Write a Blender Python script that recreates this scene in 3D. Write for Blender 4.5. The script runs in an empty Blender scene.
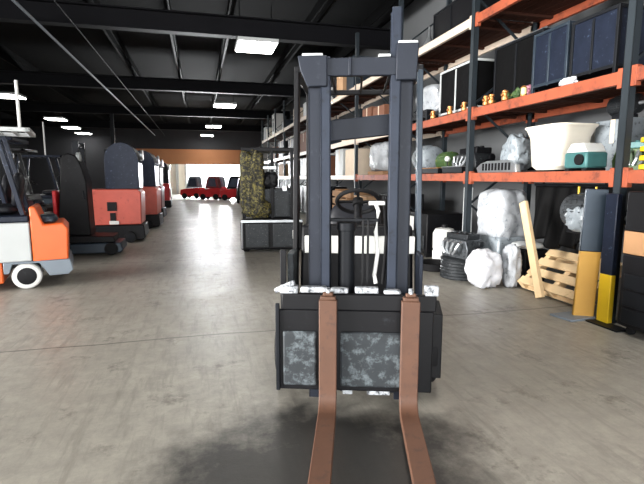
import bpy, bmesh, math, random
from mathutils import Vector, Matrix, Euler
random.seed(7)
PI = math.pi
SC = bpy.context.scene
COL = SC.collection

# ------------------------------------------------------------------ materials
def lin(c):
    return tuple((v/255/12.92) if v/255 <= .04045 else ((v/255+.055)/1.055)**2.4 for v in c)

def mat(name, rgb, rough=.55, metal=0., var=.25, scale=6., dirt=None, dirt_amt=.0, bump=.0, spec=.5, trans=0., alpha=1.):
    """Principled material, base colour varied by object-space noise, optional worn patches of a second colour."""
    m = bpy.data.materials.new(name); m.use_nodes = True
    n = m.node_tree.nodes; l = m.node_tree.links
    b = n['Principled BSDF']
    c = lin(rgb)
    tc = n.new('ShaderNodeTexCoord')
    nz = n.new('ShaderNodeTexNoise'); nz.inputs['Scale'].default_value = scale; nz.inputs['Detail'].default_value = 5
    l.new(tc.outputs['Object'], nz.inputs['Vector'])
    mx = n.new('ShaderNodeMix'); mx.data_type = 'RGBA'
    mx.inputs[6].default_value = (*[v*(1-var) for v in c], 1)
    mx.inputs[7].default_value = (*[min(1, v*(1+var)) for v in c], 1)
    l.new(nz.outputs['Fac'], mx.inputs[0])
    out = mx.outputs[2]
    if dirt:
        n2 = n.new('ShaderNodeTexNoise'); n2.inputs['Scale'].default_value = scale*2.3; n2.inputs['Detail'].default_value = 8
        n2.inputs['Roughness'].default_value = .7
        l.new(tc.outputs['Object'], n2.inputs['Vector'])
        rp = n.new('ShaderNodeValToRGB'); rp.color_ramp.elements[0].position = .62-dirt_amt*.3; rp.color_ramp.elements[1].position = .72-dirt_amt*.2
        l.new(n2.outputs['Fac'], rp.inputs[0])
        m2 = n.new('ShaderNodeMix'); m2.data_type = 'RGBA'
        l.new(rp.outputs[0], m2.inputs[0]); l.new(out, m2.inputs[6]); m2.inputs[7].default_value = (*lin(dirt), 1)
        out = m2.outputs[2]
    l.new(out, b.inputs['Base Color'])
    b.inputs['Roughness'].default_value = rough; b.inputs['Metallic'].default_value = metal
    b.inputs['Specular IOR Level'].default_value = spec
    b.inputs['Transmission Weight'].default_value = trans
    b.inputs['Alpha'].default_value = alpha
    if bump:
        bp = n.new('ShaderNodeBump'); bp.inputs['Strength'].default_value = bump; bp.inputs['Distance'].default_value = .02
        l.new(nz.outputs['Fac'], bp.inputs['Height']); l.new(bp.outputs[0], b.inputs['Normal'])
    return m

def emit(name, rgb, s):
    m = bpy.data.materials.new(name); m.use_nodes = True
    b = m.node_tree.nodes['Principled BSDF']
    b.inputs['Base Color'].default_value = (*lin(rgb), 1)
    b.inputs['Emission Color'].default_value = (*lin(rgb), 1); b.inputs['Emission Strength'].default_value = s
    return m

M = dict(
 mast=mat('mast_paint', (36, 40, 49), .5, .1, .25, 5, (52, 56, 64), .12, spec=0.22),
 mast_in=mat('mast_rail_steel', (42, 48, 60), .5, .1, .25, 8, (32, 35, 42), .2, spec=0.22),
 black=mat('black_paint', (15, 15, 18), .5, .0, .35, 6, (34, 36, 40), .1, spec=0.22),
 dark=mat('dark_steel', (25, 27, 31), .5, .3, .3, 7, spec=0.22),
 rubber=mat('rubber', (20, 20, 22), .75, 0, .3, 12, spec=0.22),
 worn=mat('worn_battery_panel', (36, 41, 45), .7, .0, .6, 6, (92, 100, 104), .42, .3),
 chip=mat('chipped_white_paint', (178, 182, 187), .55, 0, .15, 14, (34, 37, 42), .5),
 white=mat('white_paint', (214, 214, 211), .5, 0, .06, 5),
 fork=mat('fork_primer', (86, 57, 41), .65, .0, .28, 7, (70, 48, 38), .25, .15),
 orange=mat('orange_paint', (240, 104, 42), .42, 0, .12, 4),
 grey=mat('light_grey_paint', (192, 196, 196), .45, 0, .08, 4),
 skirt=mat('slate_skirt', (118, 128, 138), .45, .1, .12, 4),
 navy=mat('navy_paint', (28, 34, 48), .4, .1, .45, 9, (72, 84, 104), .08, spec=0.22),
 red=mat('faded_red_paint', (186, 84, 70), .5, 0, .2, 4, (150, 66, 56), .15),
 redb=mat('bright_red_paint', (206, 32, 38), .4, 0, .2, 4),
 redd=mat('dark_red_paint', (120, 34, 36), .45, 0, .25, 4),
 rackor=mat('rack_beam_orange', (158, 78, 50), .55, .0, .3, 3, (104, 52, 38), .35),
 rackpost=mat('rack_post_slate', (40, 48, 54), .5, .25, .22, 3),
 deck=mat('deck_boards', (70, 44, 36), .8, 0, .35, 3, spec=0.08),
 gold=mat('tan_guard_paint', (196, 148, 62), .55, 0, .14, 4),
 yellow=mat('yellow_guard_paint', (226, 186, 28), .5, 0, .1, 4),
 wood=mat('raw_pine', (226, 196, 152), .75, 0, .14, 5, (198, 164, 118), .1),
 wood2=mat('aged_wood', (168, 128, 92), .8, 0, .25, 4),
 carton=mat('tan_cardboard', (178, 142, 108), .85, 0, .15, 5),
 cream=mat('cream_cardboard', (222, 204, 182), .8, 0, .12, 5),
 brown=mat('brown_cardboard', (120, 78, 58), .85, 0, .25, 5),
 wrap=mat('stretch_wrap', (176, 180, 185), .25, 0, .35, 7, (112, 118, 124), .2, .8),
 wrapg=mat('grey_wrap', (140, 148, 154), .28, 0, .45, 7, (66, 72, 78), .25, .8),
 sack=mat('white_sack', (212, 214, 220), .5, 0, .1, 9, (150, 162, 186), .1, .6),
 tarp=mat('black_tarp', (10, 10, 11), .7, 0, .4, 7, None, 0, .5, spec=0.10),
 tub=mat('cream_plastic', (244, 236, 220), .42, 0, .06, 4),
 engine=mat('engine_metal', (92, 96, 100), .38, .65, .5, 12, (30, 31, 34), .35),
 engdark=mat('oily_iron', (40, 43, 46), .45, .4, .5, 12, (116, 120, 124), .12),
 chrome=mat('bare_aluminium', (186, 190, 194), .28, .8, .25, 10),
 brass=mat('brass', (206, 142, 84), .35, .7, .2, 8),
 teal=mat('teal_machine_paint', (64, 112, 112), .45, .1, .35, 7),
 green=mat('green_machine_paint', (66, 92, 52), .5, .1, .5, 10, (160, 150, 70), .15),
 moss=mat('dusty_yellow_paint', (128, 118, 60), .7, .0, .7, 9, (14, 14, 11), .95, .6),
 pink=mat('pink_plastic', (206, 140, 160), .5, 0, .15, 9),
 tan=mat('tan_panel', (176, 132, 92), .65, 0, .15, 5),
 amber=mat('amber_plastic', (236, 220, 150), .4, 0, .1, 9),
 seat=mat('seat_vinyl', (26, 27, 32), .5, 0, .2, 6, spec=0.22),
 slate=mat('slate_blue_steel', (44, 55, 66), .4, .3, .3, 6),
 clear=mat('window_plastic', (70, 84, 100), .15, .1, .3, 6),
 beam=mat('roof_steel', (22, 22, 25), .6, .1, .2, 1.5, spec=0.08),
 purlin=mat('purlin_steel', (8, 8, 9), .6, .1, .2, 1.5, spec=0.08),
 ceil=mat('roof_deck', (9, 9, 11), .8, 0, .25, .5, spec=0.08),
 wallw=mat('white_wall_paint', (226, 220, 206), .7, 0, .06, .7),
 walld=mat('dark_wall_paint', (52, 53, 56), .8, 0, .2, .6, spec=0.08),
 wallg=mat('grey_wall_paint', (104, 106, 108), .8, 0, .2, .6, spec=.08),
 wallo=mat('ochre_wall_panel', (150, 100, 64), .7, 0, .15, .8),
 conc=mat('outside_concrete', (200, 198, 194), .8, 0, .08, .6),
 beam_highlight=mat('pale_beam_highlight', (214, 196, 178), .5, 0, .12, 3, (150, 110, 90), .05),  # blown highlight on the far orange beams, put into their colour
 lamp=emit('lamp_diffuser', (255, 252, 246), 17.),
)

def floor_material():
    m = bpy.data.materials.new('polished_concrete'); m.use_nodes = True
    n = m.node_tree.nodes; l = m.node_tree.links; b = n['Principled BSDF']
    tc = n.new('ShaderNodeTexCoord')
    def noise(s, d=6, r=.6, vec=None):
        z = n.new('ShaderNodeTexNoise'); z.inputs['Scale'].default_value = s; z.inputs['Detail'].default_value = d; z.inputs['Roughness'].default_value = r
        l.new(vec or tc.outputs['Object'], z.inputs['Vector']); return z.outputs['Fac']
    def ramp(v, a, b_, ca=(0,0,0,1), cb=(1,1,1,1)):
        r = n.new('ShaderNodeValToRGB'); e = r.color_ramp.elements
        e[0].position = a; e[1].position = b_; e[0].color = ca; e[1].color = cb
        l.new(v, r.inputs[0]); return r.outputs[0]
    def mix(f, a, b_, mode='MIX'):
        x = n.new('ShaderNodeMix'); x.data_type = 'RGBA'; x.blend_type = mode
        for v, i in ((f, 0), (a, 6), (b_, 7)):
            if hasattr(v, 'links'): l.new(v, x.inputs[i])
            else: x.inputs[i].default_value = v
        return x.outputs[2]
    def math_(op, a, b_=None):
        x = n.new('ShaderNodeMath'); x.operation = op
        for i, v in enumerate((a, b_)):
            if v is None: continue
            if hasattr(v, 'links'): l.new(v, x.inputs[i])
            else: x.inputs[i].default_value = v
        return x.outputs[0]
    base = mix(ramp(noise(.55, 5), .35, .68), (*lin((146, 142, 132)), 1), (*lin((170, 165, 154)), 1))
    base = mix(ramp(noise(7, 12, .8), .36, .66), base, (*lin((130, 126, 118)), 1))
    mp = n.new('ShaderNodeMapping'); mp.inputs['Scale'].default_value = (9, 1.1, 1); mp.inputs['Rotation'].default_value = (0, 0, -.2); l.new(tc.outputs['Object'], mp.inputs[0])
    base = mix(math_('MULTIPLY', ramp(noise(1.5, 8, .7, mp.outputs[0]), .5, .68), .75), base, (*lin((116, 112, 104)), 1))
    base = mix(math_('MULTIPLY', ramp(noise(2.2, 9, .75), .57, .66), .7), base, (*lin((84, 80, 73)), 1))
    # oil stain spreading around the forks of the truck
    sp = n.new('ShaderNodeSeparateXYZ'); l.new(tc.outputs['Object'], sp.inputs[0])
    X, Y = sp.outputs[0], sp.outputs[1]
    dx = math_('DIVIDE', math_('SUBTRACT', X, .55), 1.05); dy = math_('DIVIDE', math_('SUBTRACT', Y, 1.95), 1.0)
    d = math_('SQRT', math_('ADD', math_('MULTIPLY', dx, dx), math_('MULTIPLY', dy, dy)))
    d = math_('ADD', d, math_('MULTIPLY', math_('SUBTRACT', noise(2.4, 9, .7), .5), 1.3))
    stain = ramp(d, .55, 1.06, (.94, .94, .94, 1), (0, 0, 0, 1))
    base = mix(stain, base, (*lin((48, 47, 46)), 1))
    # sawn joints every 4.2 m across the aisle
    w = math_('ADD', Y, math_('MULTIPLY', math_('SUBTRACT', noise(1.3), .5), .10))
    fr = math_('ABSOLUTE', math_('SUBTRACT', math_('FRACT', math_('DIVIDE', math_('ADD', w, 2.0), 4.2)), .5))
    line = math_('MULTIPLY', math_('LESS_THAN', fr, .0030), .7)
    base = mix(line, base, (*lin((70, 67, 62)), 1))
    l.new(base, b.inputs['Base Color'])
    rr = ramp(noise(1.4, 6), .3, .7, (.34, .34, .34, 1), (.50, .50, .50, 1))
    l.new(rr, b.inputs['Roughness'])
    bp = n.new('ShaderNodeBump'); bp.inputs['Strength'].default_value = .12; bp.inputs['Distance'].default_value = .01
    l.new(noise(22, 6, .7), bp.inputs['Height']); l.new(bp.outputs[0], b.inputs['Normal'])
    return m
M['floor'] = floor_material()

# ------------------------------------------------------------------ mesh building
class MB:
    def __init__(s): s.bm = bmesh.new()
    def _xf(s, vs, m):
        for v in vs: v.co = m @ v.co
    def box(s, c, d, r=(0, 0, 0)):
        g = bmesh.ops.create_cube(s.bm, size=1)
        s._xf(g['verts'], Matrix.Translation(c) @ Euler(r).to_matrix().to_4x4() @ Matrix.Diagonal((*d, 1))); return s
    def bb(s, a, b):
        return s.box([(p+q)/2 for p, q in zip(a, b)], [abs(q-p) for p, q in zip(a, b)])
    def bar(s, p, q, w, h):
        p, q = Vector(p), Vector(q); d = q-p
        g = bmesh.ops.create_cube(s.bm, size=1)
        s._xf(g['verts'], Matrix.Translation((p+q)/2) @ d.to_track_quat('Z', 'Y').to_matrix().to_4x4() @ Matrix.Diagonal((w, h, d.length, 1))); return s
    def cyl(s, p, q, r, r2=None, seg=20):
        p, q = Vector(p), Vector(q); d = q-p
        g = bmesh.ops.create_cone(s.bm, cap_ends=True, segments=seg, radius1=r, radius2=r if r2 is None else r2, depth=d.length)
        s._xf(g['verts'], Matrix.Translation((p+q)/2) @ d.to_track_quat('Z', 'Y').to_matrix().to_4x4()); return s
    def tube(s, pts, r, seg=8):
        P = [Vector(p) for p in pts]; rings = []
        for i, p in enumerate(P):
            d = (P[min(i+1, len(P)-1)]-P[max(i-1, 0)]).normalized()
            q = d.to_track_quat('Z', 'Y')
            rings.append([s.bm.verts.new(p + q @ Vector((r*math.cos(2*PI*k/seg), r*math.sin(2*PI*k/seg), 0))) for k in range(seg)])
        for a, b in zip(rings, rings[1:]):
            for k in range(seg): s.bm.faces.new((a[k], a[(k+1) % seg], b[(k+1) % seg], b[k]))
        s.bm.faces.new(rings[0][::-1]); s.bm.faces.new(rings[-1]); return s
    def prism(s, prof, a, b, axis='y'):
        def at(u, v, t): return {'y': (u, t, v), 'x': (t, u, v), 'z': (u, v, t)}[axis]
        A = [s.bm.verts.new(at(u, v, a)) for u, v in prof]; B = [s.bm.verts.new(at(u, v, b)) for u, v in prof]
        N = len(prof); s.bm.faces.new(A); s.bm.faces.new(B[::-1])
        for i in range(N): s.bm.faces.new((A[i], B[i], B[(i+1) % N], A[(i+1) % N]))
        return s
    def lathe(s, prof, c=(0, 0, 0), axis='z', seg=28):
        """prof = (radius, height) pairs, closed at both ends"""
        R = {'z': Matrix.Identity(3), 'y': Matrix.Rotation(-PI/2, 3, 'X'), 'x': Matrix.Rotation(PI/2, 3, 'Y')}[axis]
        rings = [[s.bm.verts.new(Vector(c)+R @ Vector((r*math.cos(2*PI*k/seg), r*math.sin(2*PI*k/seg), h))) for k in range(seg)] for r, h in prof]
        for a, b in zip(rings, rings[1:]):
            for k in range(seg): s.bm.faces.new((a[k], a[(k+1) % seg], b[(k+1) % seg], b[k]))
        s.bm.faces.new(rings[0][::-1]); s.bm.faces.new(rings[-1]); return s
    def torus(s, c, R, r, axis='z', seg=28, sg=10):
        Q = {'z': Matrix.Identity(3), 'y': Matrix.Rotation(-PI/2, 3, 'X'), 'x': Matrix.Rotation(PI/2, 3, 'Y')}[axis]
        rings = [[s.bm.verts.new(Vector(c)+Q @ Vector(((R+r*math.cos(2*PI*j/sg))*math.cos(2*PI*k/seg), (R+r*math.cos(2*PI*j/sg))*math.sin(2*PI*k/seg), r*math.sin(2*PI*j/sg)))) for j in range(sg)] for k in range(seg)]
        for k in range(seg):
            a, b = rings[k], rings[(k+1) % seg]
            for j in range(sg): s.bm.faces.new((a[j], b[j], b[(j+1) % sg], a[(j+1) % sg]))
        return s
    def lump(s, c, d, seed=0, amp=.12, sub=4, flat=True, p=3.):
        """rounded, crumpled box of size d standing on c (bags, tarps)"""
        from mathutils import noise
        g = bmesh.ops.create_icosphere(s.bm, subdivisions=sub, radius=1)
        for v in g['verts']:
            k = v.co.normalized()
            q = 1/((abs(k.x)**p+abs(k.y)**p+abs(k.z)**p)**(1/p))
            q *= 1+amp*noise.noise(k*2.2+Vector((seed*7.1, seed*3.3, 0)))+amp*.7*noise.noise(k*6+Vector((0, seed*5.3, 0)))
            co = k*q
            v.co = Vector((c[0]+co.x*d[0]/2, c[1]+co.y*d[1]/2, max(c[2]+.002, c[2]+(co.z+.97)*d[2]/2)))
        return s
    def build(s, name, m, parent=None, bevel=.004, smooth=.6):
        bmesh.ops.recalc_face_normals(s.bm, faces=s.bm.faces[:])
        me = bpy.data.meshes.new(name); s.bm.to_mesh(me); s.bm.free()
        for p in me.polygons: p.use_smooth = True
        me.set_sharp_from_angle(angle=smooth)
        me.materials.append(M[m] if isinstance(m, str) else m)
        o = bpy.data.objects.new(name, me); COL.objects.link(o)
        if parent: o.parent = parent
        if bevel:
            b = o.modifiers.new('bevel', 'BEVEL'); b.width = bevel; b.segments = 2; b.limit_method = 'ANGLE'; b.angle_limit = .7
        return o

def thing(name, label, cat, loc=(0, 0, 0), rz=0., group=None, rot=None):
    o = bpy.data.objects.new(name, None); COL.objects.link(o)
    o.empty_display_size = .1
    o.location = loc; o.rotation_euler = rot or (0, 0, rz)
    return tag(o, label, cat, group)
def tag(o, label, cat, group=None, loc=None, rz=None):
    o['label'] = label; o['category'] = cat
    if group: o['group'] = group
    if loc: o.location = loc
    if rz is not None: o.rotation_euler = (0, 0, rz)
    return o
def struct(name, mb, m, bevel=0):
    o = mb.build(name, m, None, bevel); o['kind'] = 'structure'; return o
def dup(root, loc, rz=None, label=None):
    r = root.copy(); COL.objects.link(r); r.location = loc
    if rz is not None: r.rotation_euler = (0, 0, rz)
    if label: r['label'] = label
    for ch in list(root.children):
        c = ch.copy(); COL.objects.link(c); c.parent = r
        for g in list(ch.children):
            d = g.copy(); COL.objects.link(d); d.parent = c
    return r

# ------------------------------------------------------------------ setting
XL, XR, YB, YF, ZC = -14., 5.9, -6., 45., 6.3
struct('floor', MB().bb((XL, YB-3, -.2), (XR+.2, YF+25, 0)), 'floor')
struct('ceiling', MB().bb((XL, YB, ZC), (XR+.2, YF, ZC+.15)), 'ceil')
struct('wall_left', MB().bb((XL-.2, YB, 0), (XL, -3.5, ZC)).bb((XL-.2, 6.5, 0), (XL, YF, ZC)).bb((XL-.2, -3.5, 4.8), (XL, 6.5, ZC)), 'walld')  # unseen opening near the camera, added for the side fill
struct('wall_right', MB().bb((XR, YB, 0), (XR+.2, YF, ZC)), 'wallg')
w = MB().bb((XL, YB-.2, 0), (-5.5, YB, ZC)).bb((4.5, YB-.2, 0), (XR, YB, ZC)).bb((-5.5, YB-.2, 4.6), (4.5, YB, ZC))
struct('wall_back', w, 'walld')
D0, D1, DH = -1.15, 3.7, 2.7
w = MB().bb((-6.2, YF, 0), (D0, YF+.2, 2.7)).bb((D1, YF, 0), (XR, YF+.2, 2.7))
struct('wall_front', w, 'wallw')
struct('wall_front_upper', MB().bb((-6.2, YF, 2.7), (XR, YF+.2, 4.05)), 'wallo')
struct('wall_front_left', MB().bb((XL, YF, 0), (-6.2, YF+.2, 4.05)), 'walld')
struct('wall_front_top', MB().bb((XL, YF, 4.05), (XR, YF+.2, ZC)), 'walld')
struct('trim_1', MB().bb((D0-.16, YF-.06, 0), (D0, YF, 2.7)).bb((D1, YF-.06, 0), (D1+.16, YF, 2.7)), 'grey')
struct('trim_2', MB().bb((-2.1, YF-.12, 0), (-1.85, YF, 2.7)), 'grey')
w = MB()
for k, y in enumerate((4.9, 13.6, 22.4, 31.1, 39.9)):
    w = MB().bb((XL, y-.012, 5.30), (XR, y+.012, 5.78)).bb((XL, y-.15, 5.28), (XR, y+.15, 5.31)).bb((XL, y-.15, 5.77), (XR, y+.15, 5.80))
    o = w.build('roof_beam', 'beam', None, 0); o['kind'] = 'structure'
for x in (-12, -9.4, -6.9, -2.6, -.7, 1.0, 3.4, 5.2):
    o = MB().bb((x-.035, YB, 5.81), (x+.035, YF, 6.02)).bb((x-.07, YB, 6.02), (x+.07, YF, 6.3)).build('roof_purlin', 'purlin', None, 0); o['kind'] = 'structure'
for x in (-3.75, -2.9):
    o = MB().tube([(x, YB, 5.24), (x, 20, 5.24), (x, YF, 5.24)], .035 if x < -3.5 else .015).build('ceiling_conduit', 'skirt' if x < -3.5 else 'beam', None, 0)
    tag(o, 'pale thin conduit running along the dark roof above the left truck row' if x < -3.5 else 'thin grey wire pipe beside the pale conduit under the roof', 'pipe')
# building columns on the left
for y in (11.9, 31.0):
    o = MB().bb((-5.1, y-.1, 0), (-4.9, y+.1, 5.28)).bb((-5.16, y-.14, 0), (-4.84, y+.14, .02)).build('building_column', 'dark', None, .005); o['kind'] = 'structure'

# ceiling lights
lab = {0: 'nearest bright square lamp over the aisle, left of the forklift mast', 1: 'second bright lamp along the aisle from the forklift',
       2: 'third bright lamp along the aisle from the forklift', 3: 'farthest lamp over the aisle, just in front of the ochre wall'}
labl = {0: 'bright lamp over the orange and grey forklift at picture edge', 1: 'bright lamp second in the left row above parked trucks',
        2: 'bright lamp third in the left row above parked trucks', 3: 'small farthest lamp of the left row above parked trucks'}
root = None
for side, (xs, ys, lb) in enumerate((((1.68, 1.38, 1.1, .75), (13.9, 25.2, 35.4, 43.), lab), ((-8.3, -8.7, -9.1, -9.3), (24.8, 33.6, 38.9, 43.6), labl))):
    for k in range(4):
        if root is None:
            root = thing('ceiling_light', lb[k], 'light', (xs[k], ys[k], 5.12), 0, 'square lamps under the roof')
            MB().bb((-.56, -.6, .02), (.56, .6, .12)).build('housing', 'grey', root, .01)
            MB().bb((-.52, -.56, 0), (.52, .56, .02)).build('diffuser', 'lamp', root, 0)
            for sx in (-.45, .45): MB().cyl((sx, 0, .12), (sx, 0, 1.18), .012, seg=8).build('hanger', 'beam', root, 0)
        else:
            dup(root, (xs[k], ys[k], 5.12), 0, lb[k])
# lamps of the same rows nearer than and behind the camera, out of the picture
for x, y, l_ in ((1.9, 3.2, 'square lamp overhead near the forklift forks'), (-8.0, 14, 'square lamp over the far left of the parked trucks'), (-8., 3.2, 'square lamp overhead at the near left')):
    dup(root, (x, y, 5.12), 0, l_)

# ------------------------------------------------------------------ pallet rack
BAY = 2.69
PY = [3.72+BAY*k for k in range(-1, 11)]
RX0, RX1 = 4.0, 5.06
LV = (1.40, 2.35, 3.68)
rack = thing('pallet_rack', 'long pallet rack with orange beams and slate posts along right side', 'rack', (RX0, PY[0], 0))
def upr(y):
    m = MB()
    for x in (0, RX1-RX0):
        m.bb((x-.04, y-.045, 0), (x+.04, y-.035, 5.1)).bb((x-.04, y+.035, 0), (x+.04, y+.045, 5.1)).bb((x-.04, y-.045, 0), (x-.03, y+.045, 5.1)).bb((x-.075, y-.07, 0), (x+.075, y+.07, .012))
    o = m.build('upright', 'rackpost', rack, .003)
    b = MB(); z = .3; s = 0
    while z < 4.6:
        b.bar((.03 if s else RX1-RX0-.03, y, z), (RX1-RX0-.03 if s else .03, y, z+.75), .03, .03); z += .75; s ^= 1
    b.build('brace', 'rackpost', o, 0)
for y in PY: upr(y-PY[0])
for k in range(len(PY)-1):
    a, b = PY[k]-PY[0]+.045, PY[k+1]-PY[0]-.045
    for z in LV:
        for x in (0, RX1-RX0):
            s = -1 if x == 0 else 1
            f = MB().bb((x-.028, a, z), (x+.028, b, z+.125)).bb((x-.028-(.006 if s < 0 else 0), a, z-.04), (x+.028+(.006 if s > 0 else 0), a+.06, z+.15)).bb((x-.028-(.006 if s < 0 else 0), b-.06, z-.04), (x+.028+(.006 if s > 0 else 0), b, z+.15))
            pale = (z > 3 and k >= 2) or (z > 2 and k >= 3) or (z < 2 and k >= 4)  # far beams that get the highlight as a pale colour
            o = f.build('beam', 'beam_highlight' if pale else 'rackor', rack, .004)
            if pale: o['label'] = 'rack beam with bright highlight painted in'
        d = MB()
        for j in range(7):
            x0 = .03+j*.145; d.bb((x0, a+.01, z+.095), (x0+.125, b-.01, z+.125))
        for yy in (a+.3, (a+b)/2, b-.3): d.bb((.03, yy-.03, z+.06), (RX1-RX0-.03, yy+.03, z+.095))
        d.build('deck', 'deck', rack, 0)
Z1, Z2, Z3 = [z+.127 for z in LV]

# ------------------------------------------------------------------ main forklift
F = thing('forklift', 'dark counterbalance forklift facing us with mast up and brown forks', 'forklift', (.869, 2.497, 0), math.radians(-18.5))
# forks
for x in (-.178, .305):
    t, r = .045, .09
    prof = [(0, .74), (0, .17)]
    for k in range(1, 7):
        a = PI/2*k/6; prof.append((-r+r*math.cos(a), .17-r*math.sin(a)))          # inner curve (front face to top face)
    prof += [(-1.12, .060), (-1.17, .045), (-1.17, .035), (-.09, .03)]
    for k in range(1, 7):
        a = PI/2*(1-k/6); prof.append((-r+(r+t)*math.cos(a), .165-(r+t)*math.sin(a)))
    prof += [(t, .74)]
    f = MB().prism(prof, x-.053, x+.053, 'x').build('fork', 'fork', F, .006)
    MB().bb((x-.045, .0, .74), (x+.045, .05, .762)).bb((x-.03, .012, .762), (x+.03, .04, .785)).build('fork_hook', 'fork', f, .006)
    MB().cyl((x, .025, .78), (x, .025, .812), .014, seg=12).build('locking_pin', 'chip', f, .002)
# carriage
MB().bb((-.46, .05, .665), (.46, .088, .765)).build('carriage_bar', 'black', F, .008)
MB().bb((-.50, .075, .15), (.45, .10, .66)).build('carriage_plate', 'black', F, .008)
for x0, x1 in ((-.455, -.25), (-.105, .265)):
    MB().bb((x0, .052, .185), (x1, .076, .53)).build('front_panel', 'worn', F, .014)
MB().bb((-.50, .055, .15), (-.475, .078, .70)).build('carriage_edge', 'dark', F, .005)
for (a, b, z, h) in ((-.47, -.36, .765, .045), (-.345, -.19, .772, .035), (-.165, -.06, .770, .03), (-.02, .12, .772, .036), (.15, .25, .77, .024), (.39, .47, .762, .06)):
    MB().bb((a, .045, z), (b, .10, z+h)).build('lug', 'chip', F, .008)['label'] = 'white chipped paint lug'
MB().bar((-.50, .07, .775), (-.38, .05, .835), .03, .03).build('hose_clamp', 'chip', F, .006)
# mast: outer and inner channels
def channel(x, s, y0, y1, z0, z1, t=.014, w=.052):
    return MB().bb((x-s*0, y0, z0), (x+s*t, y1, z1)).bb((x, y0, z0), (x+s*w, y0+t, z1)).bb((x, y1-t, z0), (x+s*w, y1, z1))
for s in (-1, 1):
    x = s*.305
    channel(x, -s, .16, .27, .06, 2.10 if s < 0 else 2.17, w=.075).build('outer_mast_rail', 'mast', F, .004)
    channel(s*.232, -s, .13, .235, .12, 2.14 if s < 0 else 2.40, w=.058).build('inner_mast_rail', 'mast_in', F, .004)
    for z in (.45, .95, 1.75):
        MB().cyl((s*.19, .185, z), (s*.23, .185, z), .045, seg=20).build('mast_roller', 'dark', F, .003)
# flared bracket on the left rail's head
MB().prism([(-.36, 2.14), (-.19, 2.14), (-.19, 1.97), (-.305, 1.97), (-.345, 2.06)], .105, .155, 'y').build('mast_head_bracket', 'mast', F, .006)
MB().prism([(.20, 2.20), (.325, 2.20), (.315, 2.0), (.20, 2.0)], .105, .155, 'y').build('mast_head_bracket', 'mast', F, .006)
for a, b, z in ((-.335, -.215, 2.14), (.21, .32, 2.20), (.10, .17, 2.13)): MB().bb((a, .115, z), (b, .15, z+.015)).build('head_cap', 'grey', F, .004)
MB().bb((-.232, .125, 2.03), (.232, .165, 2.13)).bb((-.07, .115, 2.03), (-.05, .125, 2.13)).build('mast_crossbar', 'mast', F, .005)
MB().box((0, .295, 1.755), (.54, .045, .125), (0, -.10, 0)).build('mast_crossbar', 'mast', F, .005)
MB().bb((-.29, .27, .42), (.29, .30, .52)).build('mast_crossbar', 'mast', F, .005)
MB().bb((-.30, .20, 1.185), (.12, .235, 1.205)).build('mast_crossbar', 'dark', F, .004)
# lift cylinder and chains
MB().cyl((-.075, .215, .10), (-.075, .215, 1.16), .052, seg=24).cyl((-.075, .215, 1.13), (-.075, .215, 1.18), .060, seg=24).build('lift_cylinder', 'dark', F, .004)
MB().cyl((-.19, .215, .3), (-.19, .215, 1.17), .022).build('lift_cylinder', 'dark', F, .003)
for x in (.02, .05):
    MB().bb((x, .185, .5), (x+.014, .20, 1.20)).build('lift_chain', 'black', F, .002)
MB().tube([(.10, .24, 1.30), (.12, .22, 1.25), (.105, .22, 1.12), (.12, .22, 1.0), (.10, .22, .85), (.11, .2, .8)], .013).build('hydraulic_hose', 'white', F, 0)['label'] = 'white hydraulic hose'
MB().tube([(.15, .24, 1.34), (.17, .22, 1.1), (.16, .21, .9), (.15, .2, .8)], .011).build('hydraulic_hose', 'rubber', F, 0)
MB().bb((.06, .22, 1.285), (.16, .25, 1.31)).build('hose_bracket', 'white', F, .004)
# front frame and worn panels
MB().bb((-.47, .33, .09), (.44, .37, .58)).bb((-.47, .33, .58), (.44, .62, .62)).build('front_frame', 'black', F, .01)
for a, b in ((-.09, -.03), (.06, .2)): MB().bb((a, .08, .125), (b, .10, .15)).build('tow_tab', 'chip', F, .004)
# chassis, hood, dash, counterweight
MB().bb((-.42, .37, .10), (.40, 1.75, .58)).build('chassis', 'black', F, .015)
MB().prism([(.50, .62), (.62, 1.12), (.74, 1.12), (.80, .62)], -.40, .38, 'x').build('dash_cowl', 'black', F, .02)
MB().bb((-.37, .555, .93), (.39, .60, 1.05)).build('dash_stripe', 'white', F, .004)['label'] = 'white band on the dark dash'
MB().cyl((0, .80, 1.0), (0, .92, 1.24), .03).build('steering_column', 'black', F, 0)
sw = MB().torus((0, 0, 0), .16, .016).bar((-.15, 0, 0), (.15, 0, 0), .02, .015).bar((0, -.15, 0), (0, .15, 0), .02, .015).cyl((0, 0, -.03), (0, 0, .02), .04).build('steering_wheel', 'rubber', F, 0)
sw.location = (0, .93, 1.27); sw.rotation_euler = (math.radians(-35), 0, 0)
MB().lump((-.02, 1.25, .72), (.46, .46, .14), 3, .02).build('seat', 'seat', F, 0)
s_ = MB().lump((0, 0, 0), (.46, .13, .46), 5, .02).build('seat_back', 'seat', F, 0); s_.location = (-.02, 1.46, .80); s_.rotation_euler = (-.15, 0, 0)
MB().bb((-.40, .95, .58), (.38, 1.55, .73)).build('hood', 'dark', F, .02)
MB().prism([(1.55, .12), (1.55, .98), (1.72, 1.0), (1.98, .82), (2.05, .55), (1.98, .2)], -.47, .44, 'x').build('counterweight', 'black', F, .03)
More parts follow.
